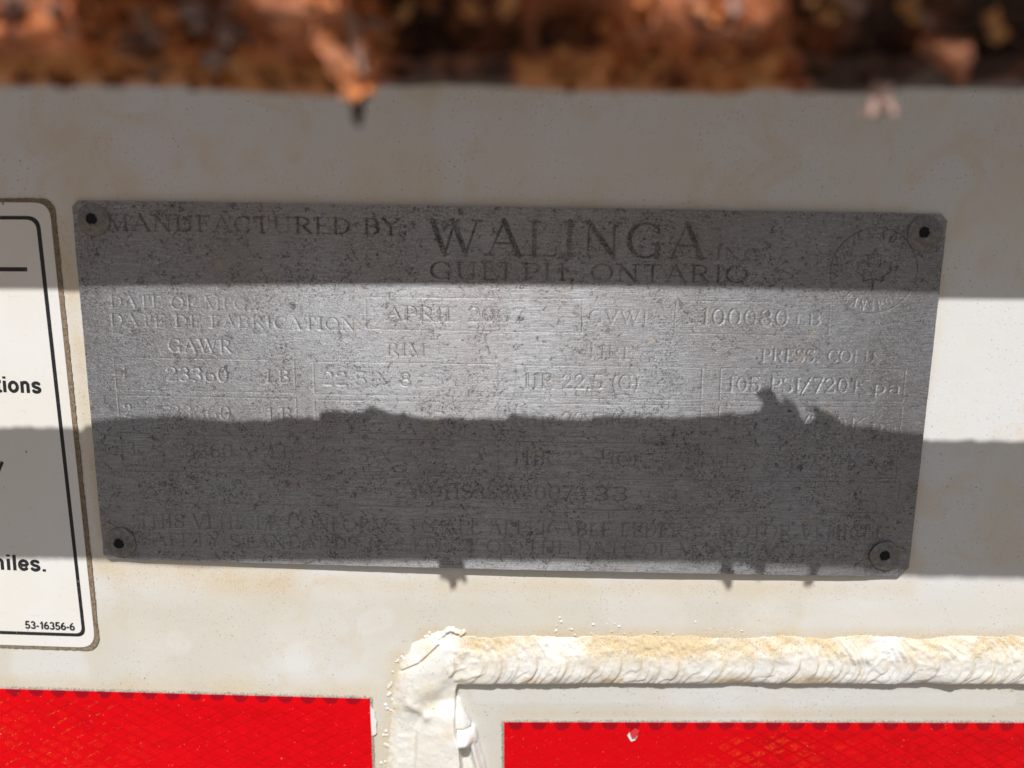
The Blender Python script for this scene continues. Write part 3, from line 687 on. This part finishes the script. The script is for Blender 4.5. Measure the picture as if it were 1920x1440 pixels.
def text_mesh(txt, a, b, cap_px, d, r=0.085):
    """bold sans letters cut on a fine lattice; left end of the baseline at a, right end at b"""
    ax, az = P(*a, 0.3); bx, bz = P(*b, 0.3); L_ = math.hypot(bx - ax, bz - az); ux, uz = (bx - ax) / L_, (bz - az) / L_
    h = P(a[0], a[1] - cap_px, .3)[1] - az; adv = sum(GS[c][0] for c in txt); sx = L_ / adv
    cell = 0.045; gx_, gz_ = np.meshgrid(np.arange(-.3, L_ + .3, cell), np.arange(-.35 * h, 1.15 * h, cell)); M = np.full(gx_.shape, 9.0); cur = 0
    for c in txt:
        for pl in GS[c][1]:
            for k in range(len(pl) - 1):
                x0, y0 = (cur + pl[k][0]) * sx, pl[k][1] * h; x1, y1 = (cur + pl[k + 1][0]) * sx, pl[k + 1][1] * h
                L2 = (x1 - x0) ** 2 + (y1 - y0) ** 2; tt = ((gx_ - x0) * (x1 - x0) + (gz_ - y0) * (y1 - y0)) / L2
                dd = np.hypot(gx_ - x0 - np.clip(tt, 0, 1) * (x1 - x0), gz_ - y0 - np.clip(tt, 0, 1) * (y1 - y0)) - r * h
                if k == 0: dd = np.where(tt < 0, 9, dd)
                if k == len(pl) - 2: dd = np.where(tt > 1, 9, dd)
                M = np.minimum(M, dd)
        cur += GS[c][0]
    M = M + 0.02 * vn(gx_, gz_, .3, 55)
    kp = (M < 0)[:-1, :-1]
    X_ = ax + ux * gx_ - uz * gz_; Z_ = az + uz * gx_ + ux * gz_
    me = grid_mesh('lettering', X_, np.full_like(X_, -d), Z_, keep=kp)
    bm = bmesh.new(); bm.from_mesh(me); bmesh.ops.delete(bm, geom=[v_ for v_ in bm.verts if not v_.link_faces], context='VERTS'); bm.to_mesh(me); bm.free()
    return me
for txt, a, b, cap in [('tions', (-9, 735), (79, 738), 30), ('y', (-17, 886), (9, 887), 29), ('miles.', (-24, 1067), (89, 1072), 29), ('53-16356-6', (47, 1178.5), (141, 1182.5), 14.5)]:
    adopt(link('lettering', text_mesh(txt, a, b, cap, 0.345, 0.102), M_ink), dec)
# ------------------------------------------------------------------ red reflective tapes
def tape(outline, flat, depth, pitch, ang, seed, glints, label, recessed):
    x0, y0, x1, y1, slope = outline                     # photo measure
    dp = 0.0
    if recessed:
        for _ in range(6): dp = -(0.12 + 0.085 * max(0, -(P(x0, y0, dp)[1] + 74.0)))
    (X0, Zt) = P(x0, y0, dp); (X1, Zt1) = P(x1, y0 + slope, dp)
    Zb = P(x0, y1, 0)[1]
    nu = int((X1 - X0) / 0.17); nv_ = int((Zt - Zb) / 0.17)
    uu_, vv_ = np.meshgrid(np.linspace(0, 1, nu), np.linspace(0, 1, nv_))
    X = X0 + (X1 - X0) * uu_; Z = Zb + (Zt + (Zt1 - Zt) * uu_ - Zb) * vv_
    dist_top = (1 - vv_) * (Zt - Zb)
    px, py = PX(X, Z)
    rc = recess(X, Z, np.full_like(px, 1200.0), np.full_like(py, 1400.0)) if recessed else np.zeros_like(X)
    # diamond cells
    a = (X - X0) / pitch + dist_top / (pitch * .62); b = (X - X0) / pitch - dist_top / (pitch * .62)
    w1 = 0.04 * vn(X, Z, 3, seed); fa = np.abs(((a + w1) % 1) - .5); fb = np.abs(((b + w1) % 1) - .5)
    g = 0.5 - np.maximum(fa, fb)                        # 0 on the gap, .5 at the middle
    cell = ss(0.008, 0.05, g) * (1 - 0.30 * ss(-.1, .5, vn(X, Z, 1.2, seed + 12, 2)))
    vis = 0.12 + 0.88 * ss(1.6, 3.0, dist_top) * ((0.25 + .5 * ss(0.3, 0.6, 0.5 + 0.5 * vn(X, Z, 25, seed + 4))) if not recessed else (0.2 + .8 * ss(1330, 1450, px)))
    cr_ = np.sin(np.floor(a + w1) * 12.9898 + np.floor(b + w1) * 78.233) * 43758.5453; cr_ = cr_ - np.floor(cr_)
    cellv = 1 - (1 - cell) * vis - 0.30 * cr_ * vis - 0.15 * (0.5 + 0.5 * vn(X, Z, 12, seed + 30)) 
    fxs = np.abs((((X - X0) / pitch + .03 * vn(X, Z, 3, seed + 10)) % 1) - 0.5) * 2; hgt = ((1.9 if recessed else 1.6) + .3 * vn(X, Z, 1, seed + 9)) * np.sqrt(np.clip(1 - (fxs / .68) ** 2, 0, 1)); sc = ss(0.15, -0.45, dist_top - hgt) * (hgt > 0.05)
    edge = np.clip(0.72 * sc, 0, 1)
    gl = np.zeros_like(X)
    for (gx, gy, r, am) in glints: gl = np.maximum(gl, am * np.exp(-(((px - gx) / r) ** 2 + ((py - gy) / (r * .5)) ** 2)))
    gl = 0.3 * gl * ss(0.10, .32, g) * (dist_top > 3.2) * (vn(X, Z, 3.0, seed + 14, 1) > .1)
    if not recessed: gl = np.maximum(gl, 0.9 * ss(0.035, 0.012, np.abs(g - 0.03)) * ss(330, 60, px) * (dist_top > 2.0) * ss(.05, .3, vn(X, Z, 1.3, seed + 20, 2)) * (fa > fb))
    face = 0.24 + 0.075 * cellv + 0.02 * vn(X, Z, 8, seed + 1) 
    root = thing('reflective_tape', (X0 * MM, -0.0002, Zb * MM), label, 'tape', 'strips of red reflective tape')
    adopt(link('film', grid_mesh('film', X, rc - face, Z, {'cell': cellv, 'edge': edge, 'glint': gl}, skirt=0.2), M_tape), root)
    # pale glue line round the edge
    vs, fs = [], []
    r_ = random.Random(seed)
    path = [(X0 - 0.12, Zb), (X0 - 0.12, Zt + .1), (X1 + 0.12, Zt1 + .1), (X1 + 0.12, Zb)]
    pp = []
    for (ax, az), (bx, bz) in zip(path[:-1], path[1:]):
        m = max(2, int(math.hypot(bx - ax, bz - az) / .35))
        pp += [(ax + (bx - ax) * j / m, az + (bz - az) * j / m) for j in range(m)]
    pp.append(path[-1])
    for i, (x, z) in enumerate(pp):
        ww = r_.uniform(.18, .36)
        nx, nz_ = (-1, 0) if abs(x - path[0][0]) < 1e-6 else ((1, 0) if abs(x - path[2][0]) < .02 else (0, 1))
        e = float(recess(np.array(x), np.array(z), np.array(1200.), np.array(1400.))) if recessed else 0
        for (o_, d_) in ((0.16, .12), (-.1 - ww * .5, .14), (-.1 - ww, 0.0)):
            vs.append(Vector((x - nx * o_, e - d_ - .05, z - nz_ * o_)) * MM)
    k = len(pp)
    for i in range(k - 1):
        for q_ in range(2):
            fs.append((3 * i + q_, 3 * i + 3 + q_, 3 * i + 4 + q_, 3 * i + 1 + q_))
    adopt(link('glue_edge', raw_mesh('glue_edge', vs, fs), M_tapeedge), root)
    return root
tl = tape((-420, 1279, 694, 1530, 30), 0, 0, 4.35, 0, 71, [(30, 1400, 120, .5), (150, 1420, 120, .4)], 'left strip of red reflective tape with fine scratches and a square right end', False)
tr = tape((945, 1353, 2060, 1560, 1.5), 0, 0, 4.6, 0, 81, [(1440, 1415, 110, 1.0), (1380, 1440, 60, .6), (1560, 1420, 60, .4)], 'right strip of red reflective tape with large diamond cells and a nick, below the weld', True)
# nick in the right strip: a torn curl of film with the white backing showing
def small(name, pts, d0, d1, mat, root, surf=None):
    return adopt(link(name, slab(name, pts, d0, d1, surf), mat), root)
RCE = lambda x, y: -float(0.12 + 0.085 * max(0, -(P(x, y)[1] + 74.0)))
n = N('white_backing'); M_back = n.done((0.82, 0.82, 0.81), 0.5)
n = N('lifted_red_film'); M_lift = n.done((0.62, 0.04, 0.05), 0.35)
small('torn_backing', [(1176, 1377), (1180, 1384), (1183, 1388), (1190, 1386), (1195, 1378), (1190, 1379), (1184, 1380), (1180, 1371)], .28, .36, M_back, tr, RCE)
small('torn_curl', [(1181, 1371), (1184, 1379), (1191, 1378), (1197, 1367), (1190, 1363)], .36, .8, M_lift, tr, RCE)
n = N('rust_stained_gap'); M_gap = n.done((0.03, 0.02, 0.014), 0.9)
link('rust_gap', slab('rust_gap', [(858, 1322), (861, 1334), (868, 1350), (876, 1362), (868, 1368), (858, 1362)], -.6, .1, lambda x, y: -0.3), M_gap, wall)  # dark slab painting the shaded gap beside the weld leg
# flake of paint beside the left strip
pc = link('paint_chip', slab('paint_chip', [(695, 1322), (698, 1326), (703, 1333), (704, 1341), (707, 1350), (706, 1360), (707, 1372), (703, 1376), (698, 1377), (696, 1350)], 0.05, 0.42), M_weld, wall)
# ------------------------------------------------------------------ rusty bar above
NX = 1050; xb = np.linspace(-125, 125, NX)
prof = [(46, 18.2), (50, 17.3), (54, 17.0), (56.5, 20.5), (59, 24.3), (61.5, 28.5), (60, 32), (54, 33.5), (46.5, 33.4), (45, 28), (45, 22)]
pc_ = np.array(prof + [prof[0]]); seglen = np.r_[0, np.cumsum(np.hypot(*np.diff(pc_, axis=0).T))]
NS = 150; sv = np.linspace(0, seglen[-1], NS, endpoint=False)
pd_ = np.interp(sv, seglen, pc_[:, 0]); ph_ = np.interp(sv, seglen, pc_[:, 1])
XX, SS = np.meshgrid(xb, sv); DD = np.repeat(pd_[:, None], NX, 1); HH = np.repeat(ph_[:, None], NX, 1)
# visible lower outline and the outline of the top read from its shadow
bx_px = [-900, 0, 120, 230, 320, 420, 520, 640, 700, 820, 960, 1040, 1100, 1180, 1300, 1400, 1440, 1560, 1640, 1720, 1920, 2800]
by_px = [140, 142, 140, 140, 143, 150, 155, 163, 141, 138, 143, 147, 152, 150, 155, 156, 145, 154, 156, 143, 146, 150]
gx, gz = P(np.array(bx_px), np.array(by_px), 52.0)
low_off = np.interp(XX, gx, gz) - 17.9
tx_px = np.array([-400, 0, 140, 150, 250, 330, 400, 470, 560, 600, 604, 640, 660, 690, 700, 715, 730, 760, 772, 860, 950, 962, 980, 1100, 1118, 1250, 1330, 1372, 1380, 1420, 1700, 1703, 1760, 1920, 2400])
ty_px = np.array([790, 790, 790, 783, 776, 776, 783, 784, 782, 783, 771, 769, 772, 764, 762, 764, 772, 778, 784, 786, 788, 778, 782, 787, 782, 786, 780, 772, 776, 778, 804, 805, 812, 812, 815])
hx_, hz_ = behind_sun(tx_px, ty_px, 46.5, 1.2)
top_off = np.interp(XX, hx_, hz_) - 33.4 + 0.25 * vn(XX, XX * 0, 1.3, 91)
wt = ss(20, 31, HH); 
HH = HH + low_off * (1 - wt) + top_off * wt
# deep flaking on the front; nothing may reach past the line that ends its shadow
qa = [(*behind_sun(x, y, 0.0, 0.0), 0) for x, y in [(-700, 1052), (0, 1052), (190, 1052)]]
for x, y in [(350, 1053), (600, 1054), (850, 1056), (1200, 1058), (1500, 1064), (1680, 1069)]:
    x_, z_ = P(x, y, 1.2); qa.append((x_ + 0.0796 * 1.2, z_ - 1.346 * 1.2, 0))
for x, y in [(1712, 1084), (1920, 1087), (2700, 1092)]: qa.append((*P(x, y, 0), 0))
qr = np.array([q_[0] for q_ in qa]); qz = np.array([q_[1] for q_ in qa])
def dmax(x, z, d): return (z - np.interp(x + 0.0796 * d, qr, qz)) / 1.346
ipx, ipy = PX(XX, HH, DD)
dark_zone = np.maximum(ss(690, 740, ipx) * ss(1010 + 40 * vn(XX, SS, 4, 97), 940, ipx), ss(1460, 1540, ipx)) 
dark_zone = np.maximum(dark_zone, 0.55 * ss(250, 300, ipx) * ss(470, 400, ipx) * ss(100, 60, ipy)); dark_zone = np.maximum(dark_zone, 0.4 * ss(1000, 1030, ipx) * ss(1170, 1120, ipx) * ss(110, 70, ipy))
front = ss(50, 54, DD) * ss(36, 30, HH)
n1 = vn(XX, SS, 5, 92, 4); n2 = vn(XX * .8, SS, 1.6, 93, 3)
lay = np.abs(vn(XX * .5, SS * 1.3, 3.2, 94, 3))
n4 = vn(XX * 1.2, SS, 2.6, 99, 3); crag = np.abs(vn(XX, SS * .8, 4.2, 96, 4))
disp = (1.6 * n1 + 1.0 * n2 + 1.0 * n4 - 1.6 * lay + 3.0 * (0.22 - crag)) * (0.12 + 0.88 * front)
disp -= 5.0 * dark_zone * front * ss(18.2, 20.0, HH)
DD = DD + disp; HH = HH + 0.2 * n2
dz1 = dark_zone.max(0); HL = 20.1 - 1.3 * ss(1120, 1180, ipx[40]) * ss(1500, 1460, ipx[40]) + 0.9 * ss(330, 420, ipx[40]) + 1.9 * vn(XX, XX * 0, 3.4, 101, 3); HL = HL * (1 - dz1[None, :]) + 28.5 * dz1[None, :]
zl_ = np.interp(XX + 0.0796 * 56, qr, qz); lip_d = (HL - zl_) / 1.346
DD = np.where((HH > HL) & (DD > 51.5), np.minimum(DD + 1.0, lip_d + 0.35 * (HH - HL) * (0.5 + 0.6 * n2)), DD)
lipw = np.exp(-((HH - HL) / (1.0 + 1.6 * dz1[None, :])) ** 4) * ss(50, 53, DD)
DD = DD * (1 - lipw) + (dmax(XX, HH, DD) - 0.06 - 0.22 * np.abs(vn(XX, XX * 0, 1.1, 98))) * lipw
DD = np.minimum(DD, dmax(XX, HH, DD) - 0.05)
warm = np.clip(0.95 + 0.7 * n1 + .4 * n4 - 0.85 * dark_zone, 0.08, 1)  # random rust tone; dark zones also carry the hollows' shade in the colour
bounce_m = ss(95, 125, ipy + 12 * n1) * (1 - np.maximum(ss(690, 720, ipx) * ss(980, 960, ipx), ss(1440, 1480, ipx))) * ss(-.5, .1, n1 + .4)  # paler lower strip: bounce from the wall painted into the rust colour
me = grid_mesh('bar_core', XX, -DD, HH, {'warm': warm, 'tan': bounce_m}, closed_rows=True)
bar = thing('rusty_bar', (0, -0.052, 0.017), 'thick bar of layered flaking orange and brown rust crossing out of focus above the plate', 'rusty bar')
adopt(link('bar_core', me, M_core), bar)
def flake(cx, d, cz, L_, W_, yaw, pitch_, roll, mat, curl=0.6, tip=0.3, seed=0, nu=9, nw=6, label=None, clip=False):
    r_ = random.Random(seed); vs = []; fs = []; keep_ = r_.random() < .35
    from mathutils import Euler
    E = Euler((pitch_, roll, yaw)).to_matrix()
    T = .5
    for side in (0, 1):
        for i in range(nu):
            a = i / (nu - 1)
            wdt = W_ * (1 - (1 - tip) * a ** 1.5) * (0.75 + 0.5 * r_.random() if 0 < i < nu - 1 else .9)
            for j in range(nw):
                b = j / (nw - 1) - .5
                p = Vector((b * wdt, -curl * W_ * (b * b * 2 + a * a * .8) - side * T * (1 - a * .5), -a * L_ + r_.uniform(-.05, .05) * L_))
                p = E @ p; q_ = Vector((cx + p.x, -d + p.y, cz + p.z))
                vs.append(q_ + Vector((r_.uniform(-1, 1), r_.uniform(-1, 1), r_.uniform(-1, 1))) * W_ * (0.10 if 0 < i < nu - 1 or clip else 0.04))
    if clip:
        up_ = max(float(P(0, 150, -q_.y)[1]) - q_.z for q_ in vs)
        for q_ in vs: q_.z += max(0, up_)
        ex_ = max(-q_.y - (float(dmax(q_.x, q_.z, -q_.y)) - .03) for q_ in vs)
        for q_ in vs: q_.y += max(0, ex_) if keep_ else ex_
    vs = [q_ * MM for q_ in vs]
    n_ = nu * nw
    for i in range(nu - 1):
        for j in range(nw - 1):
            q_ = i * nw + j; fs.append((q_, q_ + nw, q_ + nw + 1, q_ + 1)); fs.append((n_ + q_, n_ + q_ + 1, n_ + q_ + nw + 1, n_ + q_ + nw))
    rim_ = [i * nw for i in range(nu)] + [(nu - 1) * nw + j for j in range(1, nw)] + [i * nw + nw - 1 for i in range(nu - 2, -1, -1)] + list(range(nw - 2, 0, -1))
    for i in range(len(rim_)):
        a, b = rim_[i], rim_[(i + 1) % len(rim_)]; fs.append((a, b, n_ + b, n_ + a))
    o = link('rust_flake', raw_mesh('rust_flake', vs, fs), mat)
    if label: o['label'] = label
    adopt(o, bar); return o
# the big hanging flake and its dark tip
x_, z_ = P(632, 28, 57); 
flake(x_, 57.0, z_, 7.0, 5.2, 0.25, 0.34, -0.26, M_flake_o, .35, .40, 1, label='long orange flake hanging below the bar')
x_, z_ = P(668, 150, 53.2)
flake(x_, 52.8, z_, 4.3, 1.8, 0.1, 0.0, -0.02, M_tip, .3, .35, 2, label='dark pointed flake tip')
x_, z_ = P(655, 30, 57); flake(x_, 58.2, z_, 5.2, 1.1, 0.9, 0.2, -.35, M_flake_g, .5, .6, 3)
x_, z_ = P(1660, 150, 55); flake(x_, 54.2, z_, 3.2, 2.0, -.3, .1, .25, M_flake_g, .5, .6, 4, label='small pale flake dangling at the right')
x_, z_ = P(1655, 185, 55); flake(x_, 54.6, z_, 1.9, 1.5, .5, -.3, .15, M_flake_g, .5, .8, 5)
x_, z_ = P(398, 138, 54); flake(x_, 53, z_, 1.4, 1.0, 0, 0, 0, M_rust, .3, .5, 6)
for (qx, qy, l_) in [(215, 130, 1.0), (850, 135, 1.0), (1068, 150, 1.2), (1500, 150, 1.2)]:
    x_, z_ = P(qx, qy, 53); flake(x_, 52.5, z_, l_, 1.2, .2, 0, .1, M_rust, .3, .6, int(qx))
rr = random.Random(12)
def scatter(n_, x0, x1, y0, y1, mats, big=1.0):
    for i in range(n_):
        fx, fy = rr.uniform(x0, x1), rr.uniform(y0, y1); d = 57 + (140 - fy) / 140 * 4 + rr.uniform(-1.2, 1.0)
        x_, z_ = P(fx, fy, d); s_ = rr.uniform(.8, 2.2) * big
        flake(x_, d, z_, s_ * 1.3, s_, rr.uniform(-.8, .8), rr.uniform(-1.0, .1), rr.uniform(-1.2, 1.2), rr.choice(mats), rr.uniform(.2, .9), rr.uniform(.3, .9), rr.randrange(9999), 6, 4, None, True)
scatter(34, -20, 260, -60, 75, [M_flake_o, M_flake_o, M_rust, M_flake_g], 1.25); scatter(8, 0, 330, 90, 125, [M_flake_t, M_rust], 1.1)
scatter(16, 190, 290, -20, 75, [M_flake_g, M_flake_g, M_flake_o], 1.2); scatter(5, 340, 440, -20, 50, [M_flake_g], 1.0); scatter(3, 345, 400, 80, 90, [M_flake_g], .8)  # extra pale flakes set here as painted highlights on the crust
scatter(8, 300, 600, 95, 135, [M_flake_t, M_rust], 1.1); scatter(34, 430, 700, -50, 60, [M_flake_o, M_rust, M_flake_g, M_flake_o], 1.25)
scatter(8, 720, 1020, -60, 5, [M_flake_t, M_rust], 1.2); scatter(36, 1140, 1490, -50, 80, [M_flake_o, M_flake_o, M_rust, M_flake_g], 1.15)
scatter(16, 1010, 1440, 85, 140, [M_flake_t, M_flake_o, M_rust], 1.0); scatter(8, 1560, 1920, -50, 10, [M_flake_t, M_rust, M_flake_g], 1.1)
# lumps and curls on top of the bar; they are what breaks the edge of its shadow
def top_piece(pts_px, d=48.0, th=1.6, mat=M_rust, label=None):
    vs = []; k = len(pts_px)
    for dd in (d, d + th):
        for (qx, qy) in pts_px:
            x, z = behind_sun(qx, qy, dd, 1.2); vs.append(Vector((x, -dd, z)) * MM)
    fs = [tuple(range(k))[::-1], tuple(range(k, 2 * k))] + [(i, (i + 1) % k, k + (i + 1) % k, k + i) for i in range(k)]
    o = link('rust_flake', raw_mesh('rust_flake', vs, fs, False), mat)
    if label: o['label'] = label
    adopt(o, bar)
top_piece([(1370, 800), (1375, 778), (1405, 774), (1424, 770), (1432, 756), (1420, 745), (1417, 736), (1426, 729), (1440, 724), (1449, 730), (1455, 744), (1462, 753), (1471, 752), (1466, 738), (1474, 744), (1482, 750), (1492, 756), (1498, 768), (1500, 778), (1508, 788), (1517, 792), (1524, 786), (1530, 778), (1524, 770), (1514, 768), (1508, 761), (1520, 763), (1530, 760), (1540, 768), (1556, 774), (1566, 780), (1580, 792), (1600, 796), (1640, 800), (1640, 815), (1370, 815)], label='curled lump of rust standing on the bar')
top_piece([(595, 800), (600, 772), (612, 770), (630, 768), (645, 771), (668, 776), (682, 773), (688, 766), (694, 761), (706, 763), (712, 769), (716, 775), (740, 778), (750, 775), (760, 772), (764, 779), (790, 784), (790, 800)])
top_piece([(955, 800), (960, 779), (970, 778), (1000, 783), (1030, 785), (1037, 781), (1045, 786), (1110, 787), (1116, 781), (1128, 785), (1128, 800)])
# hanging bits on the far side of the bottom edge that show in its shadow
def low_piece(pts_px, d=56.8, th=0.8):
    vs = []; k = len(pts_px)
    for dd in (d, d + th):
        for (qx, qy) in pts_px:
            x, z = behind_sun(qx, qy, dd, 0.6); vs.append(Vector((x, -dd, z)) * MM)
    fs = [tuple(range(k))[::-1], tuple(range(k, 2 * k))] + [(i, (i + 1) % k, k + (i + 1) % k, k + i) for i in range(k)]
    adopt(link('rust_flake', raw_mesh('rust_flake', vs, fs, False), M_rust), bar)
low_piece([(1385, 1060), (1432, 1062), (1434, 1078), (1424, 1082), (1430, 1090), (1420, 1082), (1410, 1074)])
low_piece([(1505, 1062), (1545, 1060), (1532, 1074), (1525, 1094), (1512, 1096), (1506, 1086), (1518, 1078)])
# ------------------------------------------------------------------ folded steel rail overhead: its straight lower edge ends the upper shade
led = thing('steel_rail', (0, -0.044, 0.056), 'straight edged painted steel rail standing off the wall above the rusty bar', 'rail')
le_px = np.array([-1000, 0, 130, 133, 300, 500, 700, 1000, 1200, 1400, 1600, 1770, 1775, 1920, 2900])
le_py = np.array([543, 545, 545, 537, 537, 531, 529, 532, 536, 540, 546, 551, 558, 560, 566])
d_e = 44.0; xs_ = np.linspace(-160, 160, 240)
ex, ez = behind_sun(le_px, le_py, d_e, 0.0)
# plate stands proud, so the edge itself is taken straight through the bow
pxs = np.array([-160, -75, 0, 80, 160]); _x, _z = behind_sun(np.array([-700, 60, 960, 1850, 2700]), np.array([545, 545, 551, 559, 566]), d_e, 0.0)
zl = np.interp(xs_, _x, _z)
sec = [(44.0, 0.0), (44.6, 0.6), (44.6, 36), (44.0, 36.6), (41.0, 36.6), (41.0, 35.6), (43.0, 35.2), (43.0, 1.4), (41.0, 1.0), (41.0, 0.2)]
XX, SS = np.meshgrid(xs_, np.arange(len(sec))); DD = np.repeat(np.array([s_[0] for s_ in sec])[:, None], len(xs_), 1); HH = np.repeat(np.array([s_[1] for s_ in sec])[:, None], len(xs_), 1) + zl[None, :]
me = grid_mesh('folded_channel', XX, -DD, HH, {'stain': np.zeros_like(XX) + .1}, closed_rows=True)
me.polygons.foreach_set('use_smooth', np.zeros(len(me.polygons), dtype=bool))
adopt(link('folded_channel', me, M_wall), led)
# ------------------------------------------------------------------ unseen ground under the vehicle, added for its warm bounce
n = N('pale_gravel'); a = n.noise(0.00002 * 1000, 6, 0.7, co=n.coord((1, 1, 1)))
g2 = n.noise(40, 4, 0.7, co=n.coord((1, 1, 1)))
M_ground = n.done(n.mix(n.ramp(g2, 0.35, 0.65), (0.15, 0.122, 0.095), (0.24, 0.20, 0.155)), 0.95)
gm = raw_mesh('ground', [(-1500, -1500, -0.9), (1500, -1500, -0.9), (1500, 1500, -0.9), (-1500, 1500, -0.9)], [(0, 1, 2, 3)], False)
link('ground', gm, M_ground, kind='structure')
